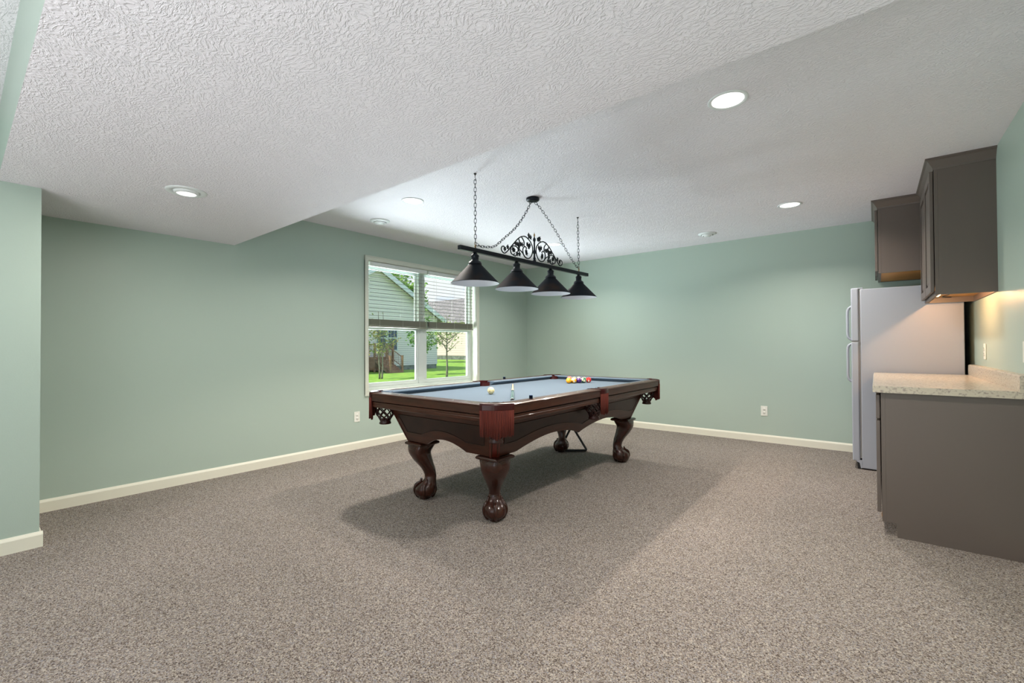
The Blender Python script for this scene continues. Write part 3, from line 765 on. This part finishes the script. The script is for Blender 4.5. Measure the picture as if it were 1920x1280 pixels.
# ------------------------------------------------------------------ fridge
FX0,FX1,FY0,FY1,FZ=4.437,5.116,-.79,-.055,1.655
fg=thing('refrigerator','white top-freezer refrigerator standing between the counter and the back wall','refrigerator',((FX0+FX1)/2,(FY0+FY1)/2,0))
cx,cy=(FX0+FX1)/2,(FY0+FY1)/2
hx,hy=(FX1-FX0)/2,(FY1-FY0)/2
MB().box(-hx,hx,-hy,hy,.012,FZ).build('cabinet_body',m_fridge,fg,bevel=.006)
MB().box(-hx-.014,-hx+.001,-hy+.012,hy-.012,.10,FZ-.01).build('door_gasket',m_gasket,fg)
def fdoor(name,z0,z1,hz0,hz1):
    d=MB().box(-hx-.070,-hx-.014,-hy,hy,z0,z1).build(name,m_fridge,fg,bevel=.010,bseg=3)
    y=-hy+.045
    x=-hx-.070
    P_=catmull([(x+.004,y,hz0),(x-.020,y,hz0+.02),(x-.028,y,hz0+.06),(x-.028,y,(hz0+hz1)/2),(x-.028,y,hz1-.06),(x-.020,y,hz1-.02),(x+.004,y,hz1)],5)
    MB().tube(P_,.011,10,flat=1.4).build('handle',m_fridge,d)
fdoor('freezer_door',1.176,FZ+.012,1.19,1.50); fdoor('fridge_door',.075,1.168,.80,1.155)
MB().box(-hx-.06,-hx+.02,-hy+.005,-hy+.055,FZ,FZ+.014).build('hinge_cover',m_fridge,fg,bevel=.004)
MB().box(-hx-.068,-hx+.03,-hy+.004,-hy+.045,1.168,1.176).build('middle_hinge',m_gasket,fg)
MB().box(-hx-.035,-hx,-hy+.02,hy-.02,.0,.070).build('kick_grille',m_black,fg,bevel=.003)
MB().prism([(-hx,.012),(-hx,.085),(-hx-.045,.085),(-hx-.040,.068),(-hx-.020,.060),(-hx-.010,.012)],'y',-hy+.001,-hy+.019).build('side_foot',m_fridge,fg)

# ------------------------------------------------------------------ cabinets
def crown(m,x0,x1,y0,y1,z,near=True):
    """moulding on the front (x0 side) and the near end (y0)"""
    prof=[(0,-.075),(.004,-.075),(.006,-.062),(.034,-.018),(.046,-.012),(.046,0),(0,0)]
    n=len(prof)
    A=[(x0-o,y1,z+h) for o,h in prof]; B=[(x0-o,y0-(o if near else 0),z+h) for o,h in prof]
    m.add(A+B,[tuple(range(n)),]+[(i,(i+1)%n,n+(i+1)%n,n+i) for i in range(n)])
    if near:
        D=[(x1,y0-o,z+h) for o,h in prof]
        m.add(B+D,[tuple(range(n,2*n))]+[(i,(i+1)%n,n+(i+1)%n,n+i) for i in range(n)])
def cab_door(name,x,y0,y1,z0,z1,parent,t_=.019,fw=.058,knob=False):
    d=MB(); d.box(x-t_,x,y0,y0+fw,z0,z1).box(x-t_,x,y1-fw,y1,z0,z1).box(x-t_,x,y0+fw,y1-fw,z0,z0+fw).box(x-t_,x,y0+fw,y1-fw,z1-fw,z1)
    dd=d.build(name,m_cab,parent,bevel=.002)
    a,b,c_,e=y0+fw,y1-fw,z0+fw,z1-fw; k=.028
    v=[(x-.006,a,c_),(x-.006,b,c_),(x-.006,b,e),(x-.006,a,e),(x-t_+.003,a+k,c_+k),(x-t_+.003,b-k,c_+k),(x-t_+.003,b-k,e-k),(x-t_+.003,a+k,e-k)]
    MB().add(v,[(4,5,6,7),(0,1,5,4),(1,2,6,5),(2,3,7,6),(3,0,4,7)]).build('raised_panel',m_cab,dd)
    return dd
def wallcab(label,x0,x1,y0,y1,z0,z1,doors,recess=.045):
    c=thing('wall_cabinet',label,'cabinet',(x1,(y0+y1)/2,z0),0)
    X0,X1=x0-x1,0; h=(y1-y0)/2; ht=z1-z0
    m=MB().box(X0+.02,X1,-h,-h+.018,0,ht-.002).box(X0+.02,X1,h-.018,h,0,ht-.002)
    m.box(X0+.02,X1,-h+.018,h-.018,ht-.03,ht-.002).box(X1-.012,X1,-h+.018,h-.018,0,ht-.03)
    m.build('cabinet_box',m_cab,c)
    f=MB().box(X0,X0+.02,-h,-h+.04,0,ht-.002).box(X0,X0+.02,h-.04,h,0,ht-.002).box(X0,X0+.02,-h+.04,h-.04,0,.035).box(X0,X0+.02,-h+.04,h-.04,ht-.1,ht-.002).box(X0,X0+.02,-.02,.02,.035,ht-.1)
    f.build('face_frame',m_cab,c,bevel=.001)
    MB().box(X0+.02,X1-.012,-h+.018,h-.018,recess,recess+.015).build('bottom_panel',m_rawwood,c)
    w=(2*h)/doors
    for i in range(doors):
        cab_door('cabinet_door',X0-.004,-h+i*w+.012,-h+(i+1)*w-.006 if i<doors-1 else h-.012,.022,ht-.080,c)
    m=MB(); crown(m,X0,X1,-h,h,ht); m.build('crown_moulding',m_cab,c)
    return c
wallcab('tall taupe wall cabinet above the counter, lit from below',4.872,WX,-1.722,-.852,1.490,H,2)
wallcab('shorter taupe wall cabinet over the refrigerator',4.570,WX,-.802,-.03,1.785,H,2,.004)
uc=thing('under_cabinet_light','slim warm light bar with a wire under the tall wall cabinet','light',(4.93,-1.287,1.5305))
m_strip=mat('warm_led_cover',(1,.8,.5,1),.5,emis=((1,.66,.30,1),6))
for y in (-.31,-.09,.13):
    MB().box(-.012,.012,-.10+y,.10+y,-.004,.0045).build('lamp_bar',m_plate,uc,bevel=.002)
    MB().box(-.009,.009,-.09+y,.09+y,-.0055,-.004).build('lens',m_strip,uc)
    light('strip_lamp','POINT',(4.925,-1.40+y*.6,1.519),3.5,(1,.54,.25),shadow_soft_size=.005)
MB().tube(catmull([(.014,-.39,.001),(.05,-.28,-.001),(.03,-.1,0),(.06,.1,-.002),(.04,.3,0),(.10,.40,.002)],5),.003,6).build('wire',m_black,uc)
# base cabinet
BX0,BY0,BY1=4.564,-2.51,-.845
bc=thing('base_cabinet','taupe base cabinet with toe kick, flat end panel facing the room','cabinet',(WX,(BY0+BY1)/2,0))
X0=BX0-WX; h=(BY1-BY0)/2; ZT=.856; tk=.082
MB().prism([(X0+.02,tk),(X0+.068,tk),(X0+.068,0),(-.016,0),(-.016,ZT),(X0+.02,ZT)],'y',-h,-h+.018).build('end_panel',m_cab,bc)
MB().box(X0+.02,-.016,-h+.018,h,tk,ZT-.001).build('cabinet_box',m_cab,bc)
MB().box(X0+.072,X0+.088,-h+.018,h,0,tk).build('toe_kick',m_cab,bc)
MB().box(X0,X0+.02,-h,-h+.05,tk,ZT-.001).box(X0,X0+.02,-h+.05,h,tk,tk+.03).box(X0,X0+.02,-h+.05,h,.68,.705).box(X0,X0+.02,-h+.05,h,ZT-.03,ZT-.001).box(X0,X0+.02,h-.05,h,tk,ZT).build('face_frame',m_cab,bc,bevel=.001)
MB().box(X0-.002,X0,-h+.03,-h+.06,.10,.125).build('raw_edge',m_rawwood,bc)
w=2*h/3
for i in range(3):
    cab_door('cabinet_door',X0-.004,-h+i*w+.014,-h+(i+1)*w-.010,.13,.683,bc)
    MB().box(X0-.023,X0-.004,-h+i*w+.014,-h+(i+1)*w-.010,.695,.838).build('drawer',m_cab,bc,bevel=.003)
# countertop with rolled front edge and backsplash
ct=thing('countertop','pale speckled laminate countertop with backsplash on the base cabinet','countertop',(WX,(BY0+BY1)/2,ZT))
X0=4.526-WX; th=.039
MB().prism([(X0+.004,0),(0,0),(0,th),(X0+.006,th),(X0,th-.006),(X0,.006)],'y',-h-.022,h+.0).build('worktop',m_counter,ct)
MB().prism([(-.047,th),(-.0005,th),(-.0005,th+.084),(-.040,th+.084),(-.047,th+.077)],'y',-h-.022,h).build('backsplash',m_counter,ct)

# ------------------------------------------------------------------ outside
m_lawn=mat('lawn',srgb(104,150,40),.9,noise=((3,3,3),srgb(150,186,66),6,.35,.65)); 
m_dirt=mat('mulch',srgb(110,88,66),.9)
struct(MB().box(-90,-TH,-60,90,-.3,0).build('ground',m_lawn))
struct(MB().box(-3,9,-26,YB-TH,-.3,-.01).build('added_patio',mat('added_patio_concrete',srgb(190,186,178),.8)))  # unseen pale ground added to throw sunlight up through the door
def siding(name,c1,c2,pitch=.105):
    m=mat(name,c1,.6); t=m.node_tree; p=t.nodes['Principled BSDF']; tc=N(t,'ShaderNodeTexCoord'); se=N(t,'ShaderNodeSeparateXYZ')
    mu=N(t,'ShaderNodeMath',operation='MULTIPLY'); mu.inputs[1].default_value=1/pitch; fr=N(t,'ShaderNodeMath',operation='FRACT')
    r=N(t,'ShaderNodeValToRGB'); e=r.color_ramp.elements; e[0].position=.08; e[0].color=c2; e[1].position=.2; e[1].color=c1
    b=N(t,'ShaderNodeBump'); b.inputs['Strength'].default_value=.6; b.inputs['Distance'].default_value=.02; b.invert=True
    t.links.new(tc.outputs['Object'],se.inputs[0]); t.links.new(se.outputs['Z'],mu.inputs[0]); t.links.new(mu.outputs[0],fr.inputs[0]); t.links.new(fr.outputs[0],r.inputs[0]); t.links.new(r.outputs[0],p.inputs['Base Color']); t.links.new(fr.outputs[0],b.inputs['Height']); t.links.new(b.outputs[0],p.inputs['Normal'])
    return m
m_sidA=siding('sage_siding',srgb(244,234,224),srgb(178,174,166)); m_sidB=siding('beige_siding',srgb(240,214,210),srgb(214,190,182),.2)
m_roof=mat('grey_shingles',srgb(150,142,140),.9,noise=((6,6,6),srgb(112,106,106),6,.4,.6))
m_conc=mat('foundation_concrete',srgb(140,142,136),.9,noise=((4,4,4),srgb(110,112,106),4,.4,.6))
ha=thing('house','grey-green sided house with a gabled roof and wooden stairs, seen through the window','house',(-13.7,6.4,0))
hw=3.82
MB().prism([(-hw,.22),(hw,.22),(hw,2.66),(0,4.86),(-hw,2.66)],'x',-9,0).build('wall',m_sidA,ha)
MB().box(-8.98,-.03,-hw+.03,hw-.03,0,.22).build('foundation',m_conc,ha)
for sg in (-1,1):
    a=Vector((0,0,4.86)); b=Vector((0,sg*(hw+.35),2.66-.35*.576))
    nrm=Vector((0,sg*.5,.866))*.10
    vs=[(x,p.y,p.z) for x in (-9.2,.30) for p in (a+nrm*0.1,b+nrm*0.1,b+nrm*1.1,a+nrm*1.1)]
    MB().add(vs,[(0,1,2,3),(7,6,5,4),(0,4,5,1),(1,5,6,2),(2,6,7,3),(3,7,4,0)]).build('roof_slope',m_roof,ha)
    vs=[(x,p.y,p.z) for x in (.302,.33) for p in (a-nrm*1.0,b-nrm*1.0,b+nrm*1.15,a+nrm*1.15)]
    MB().add(vs,[(0,1,2,3),(7,6,5,4),(0,4,5,1),(1,5,6,2),(2,6,7,3),(3,7,4,0)]).build('rake_board',m_vinyl,ha)
m_dglass=mat('dark_house_glass',srgb(62,74,84),.1,spec=.8)
fr=MB(); g_=MB()
for (a,b) in ((.02,.62),(.65,1.25)):
    frame(fr,a,b,.95,2.35,.05,0,.04); g_.box(.0,.012,a+.05,b-.05,1.0,2.3)
    fr.box(.0,.03,a+.05,b-.05,1.55,1.60)
    for q_ in (.2,.4): fr.box(.012,.02,a+q_-.006,a+q_+.006,1.6,2.3)
    fr.box(.012,.02,a+.05,b-.05,1.94,1.952)
hwn=fr.build('window_frame',m_vinyl,ha); g_.build('glass',m_dglass,hwn)
# stairs
m_cedar=mat('cedar_stain',srgb(178,134,108),.7,noise=((3,3,14),srgb(148,106,84),4,.35,.65))
stt=thing('porch_stairs','reddish wooden stairs with railing against the grey-green house','stairs',(-13.15,6.30,0)); stt.scale=(.9,.72,.74)
MB().box(-.58,.0,.25,.95,.86,.92).box(-.56,-.02,.27,.93,.1,.86).build('landing',m_cedar,stt)
m=MB()
for i in range(5): m.box(0+i*.26,.28+i*.26,-.45,.45,.92-(i+1)*.155-.04,.92-(i+1)*.155)
for i in range(5): m.box(.26+i*.26,.275+i*.26,-.43,.43,max(0,.92-(i+2)*.155-.02),.92-(i+1)*.155-.04)
m2=MB().box(-.58,0,-.45,.25,.86,.92).box(-.56,-.02,-.43,.25,.1,.86); m2.build('deck',m_cedar,stt)
m.build('tread',m_cedar,stt)
for y in (-.45,.41):
    MB().prism([(0,.88),(1.36,.03),(1.20,0),(1.0,0),(0,.66)],'y',y,y+.04).build('stringer',m_cedar,stt)
for (x,y,z0_,z1_) in ((0,-.45,.0,1.75),(1.30,-.45,0,1.0),(0,.45,0,1.75),(1.30,.45,0,1.0),(0,.95,0,1.75),(-.55,-.45,0,1.75)):
    MB().box(x-.045,x+.045,y-.045,y+.045,z0_,z1_).box(x-.055,x+.055,y-.055,y+.055,z1_,z1_+.03).build('post',m_cedar,stt)
m=MB()
for y in (-.45,.45):
    m.tube([(0,y,1.68),(1.30,y,.92)],.03,6).tube([(0,y,1.10),(1.30,y,.34)],.025,6)
    for k in range(1,9):
        t_=k/9; m.tube([(1.30*t_,y,1.10-.76*t_),(1.30*t_,y,1.68-.76*t_)],.014,5)
m.tube([(0,.45,1.68),(0,.95,1.68)],.03,6).tube([(-.55,-.45,1.68),(0,-.45,1.68)],.03,6)
for k in range(1,6): m.tube([(0,.45+.5*k/6,.95),(0,.45+.5*k/6,1.68)],.014,5)
m.build('railing',m_cedar,stt)
hb=thing('house','long beige house with a grey shingle roof beyond the lawn','house',(-24,21.6,0))
MB().box(-8,9,0,8,.35,3.3).build('wall',m_sidB,hb); MB().box(-7.98,8.98,.03,7.9,0,.35).build('foundation',m_conc,hb)
MB().prism([(-.5,3.2),(8.5,3.2),(4,5.9)],'x',-8.4,9.4).build('roof',m_roof,hb)
m_bark=mat('tree_bark',srgb(150,140,126),.9,noise=((9,9,3),srgb(110,100,90),4,.35,.65))
def leafmat(n,c1,c2):
    m=mat(n,c1,.6,noise=((3,3,3),c2,3,.4,.6)); return m
def tree(loc,h,fork,crown,nl,lm,label,trunks=1,rt=.035,seed=1,ls=.05,nb=9):
    rnd=random.Random(seed); o=thing('tree',label,'tree',loc)
    tr=MB(); tips=[]
    for t_ in range(trunks):
        dx=(t_-(trunks-1)/2)*.10
        tr.tube(catmull([(0,dx,0),(.02,dx*1.3,fork*.5),(.0,dx*1.6,fork),(.02,dx*2,fork+(h-fork)*.6),(0,dx*2,h*.97)],4),[rt*(1-.8*i/16) for i in range(17)],8)
    cz=(fork+h)/2
    for k in range(nb):
        a=2*PI*k/nb+rnd.uniform(-.3,.3); z0_=fork+(h-fork)*rnd.uniform(0,.55); r_=crown*rnd.uniform(.7,1.0)
        e=Vector((r_*math.cos(a),r_*math.sin(a),min(h,z0_+crown*rnd.uniform(.35,.9))))
        P_=catmull([(0,0,z0_),(e.x*.45,e.y*.45,z0_+(e.z-z0_)*.35),tuple(e)],4); tr.tube(P_,[rt*.5*(1-.75*i/8) for i in range(9)],6)
        for q_ in (3,4,5,6,7,8): tips.append(P_[q_])
        for s_ in range(3):
            b0=P_[rnd.choice((3,4,5,6))]; e2=b0+Vector((rnd.uniform(-.4,.4)*crown,rnd.uniform(-.4,.4)*crown,rnd.uniform(.1,.4)*crown)); tr.tube([b0,e2],[rt*.18,rt*.08],5); tips+= [e2,b0.lerp(e2,.6)]
    for q_ in range(5): tips.append(Vector((0,0,fork+(h-fork)*(.5+.1*q_))))
    tr.build('trunk',m_bark,o)
    lf=MB()
    for k in range(nl):
        c=rnd.choice(tips)+Vector((rnd.gauss(0,.13*crown),rnd.gauss(0,.13*crown),rnd.gauss(0,.12*crown)))
        a=Vector((rnd.uniform(-1,1),rnd.uniform(-1,1),rnd.uniform(-.6,.6))).normalized(); b=a.orthogonal().normalized()
        b=(b*math.cos(k)+a.cross(b)*math.sin(k)); L2=ls*rnd.uniform(.7,1.2)
        lf.add([c-a*L2,c+b*L2*.45,c+a*L2,c-b*L2*.45],[(0,1,2,3)])
    lf.build('foliage',lm,o,recalc=False)
    return o
lg=leafmat('olive_leaves',srgb(124,146,66),srgb(164,150,84)); lg2=leafmat('young_green_leaves',srgb(110,156,44),srgb(70,116,36)); lg3=leafmat('pale_leaves',srgb(168,180,110),srgb(140,160,90)); lg4=leafmat('bright_leaves',srgb(150,190,50),srgb(96,150,36))
tree((-7.98,5.60,0),2.35,.86,.85,650,lg3,'young pale-leaved tree alone on the lawn, right half of the window',seed=4,rt=.045,ls=.045)
tree((-9.3,3.62,0),2.5,.75,.62,620,lg,'slim two-stemmed tree with reddish leaves in front of the stairs',trunks=2,seed=6,rt=.035,ls=.05)
tree((-10.0,6.15,0),3.0,.80,.72,700,lg2,'green leafy tree half hidden by the window mullion',seed=9,rt=.03,ls=.075)
tree((-22,14.6,0),7.6,3.0,1.6,2600,lg4,'tall bright green tree rising behind the grey-green house',seed=12,rt=.12,ls=.17,nb=14)
tree((-12.6,4.75,0),1.9,.3,.55,900,lg2,'dark bushy shrub at the left of the wooden stairs',seed=15,rt=.03,ls=.06,nb=12)
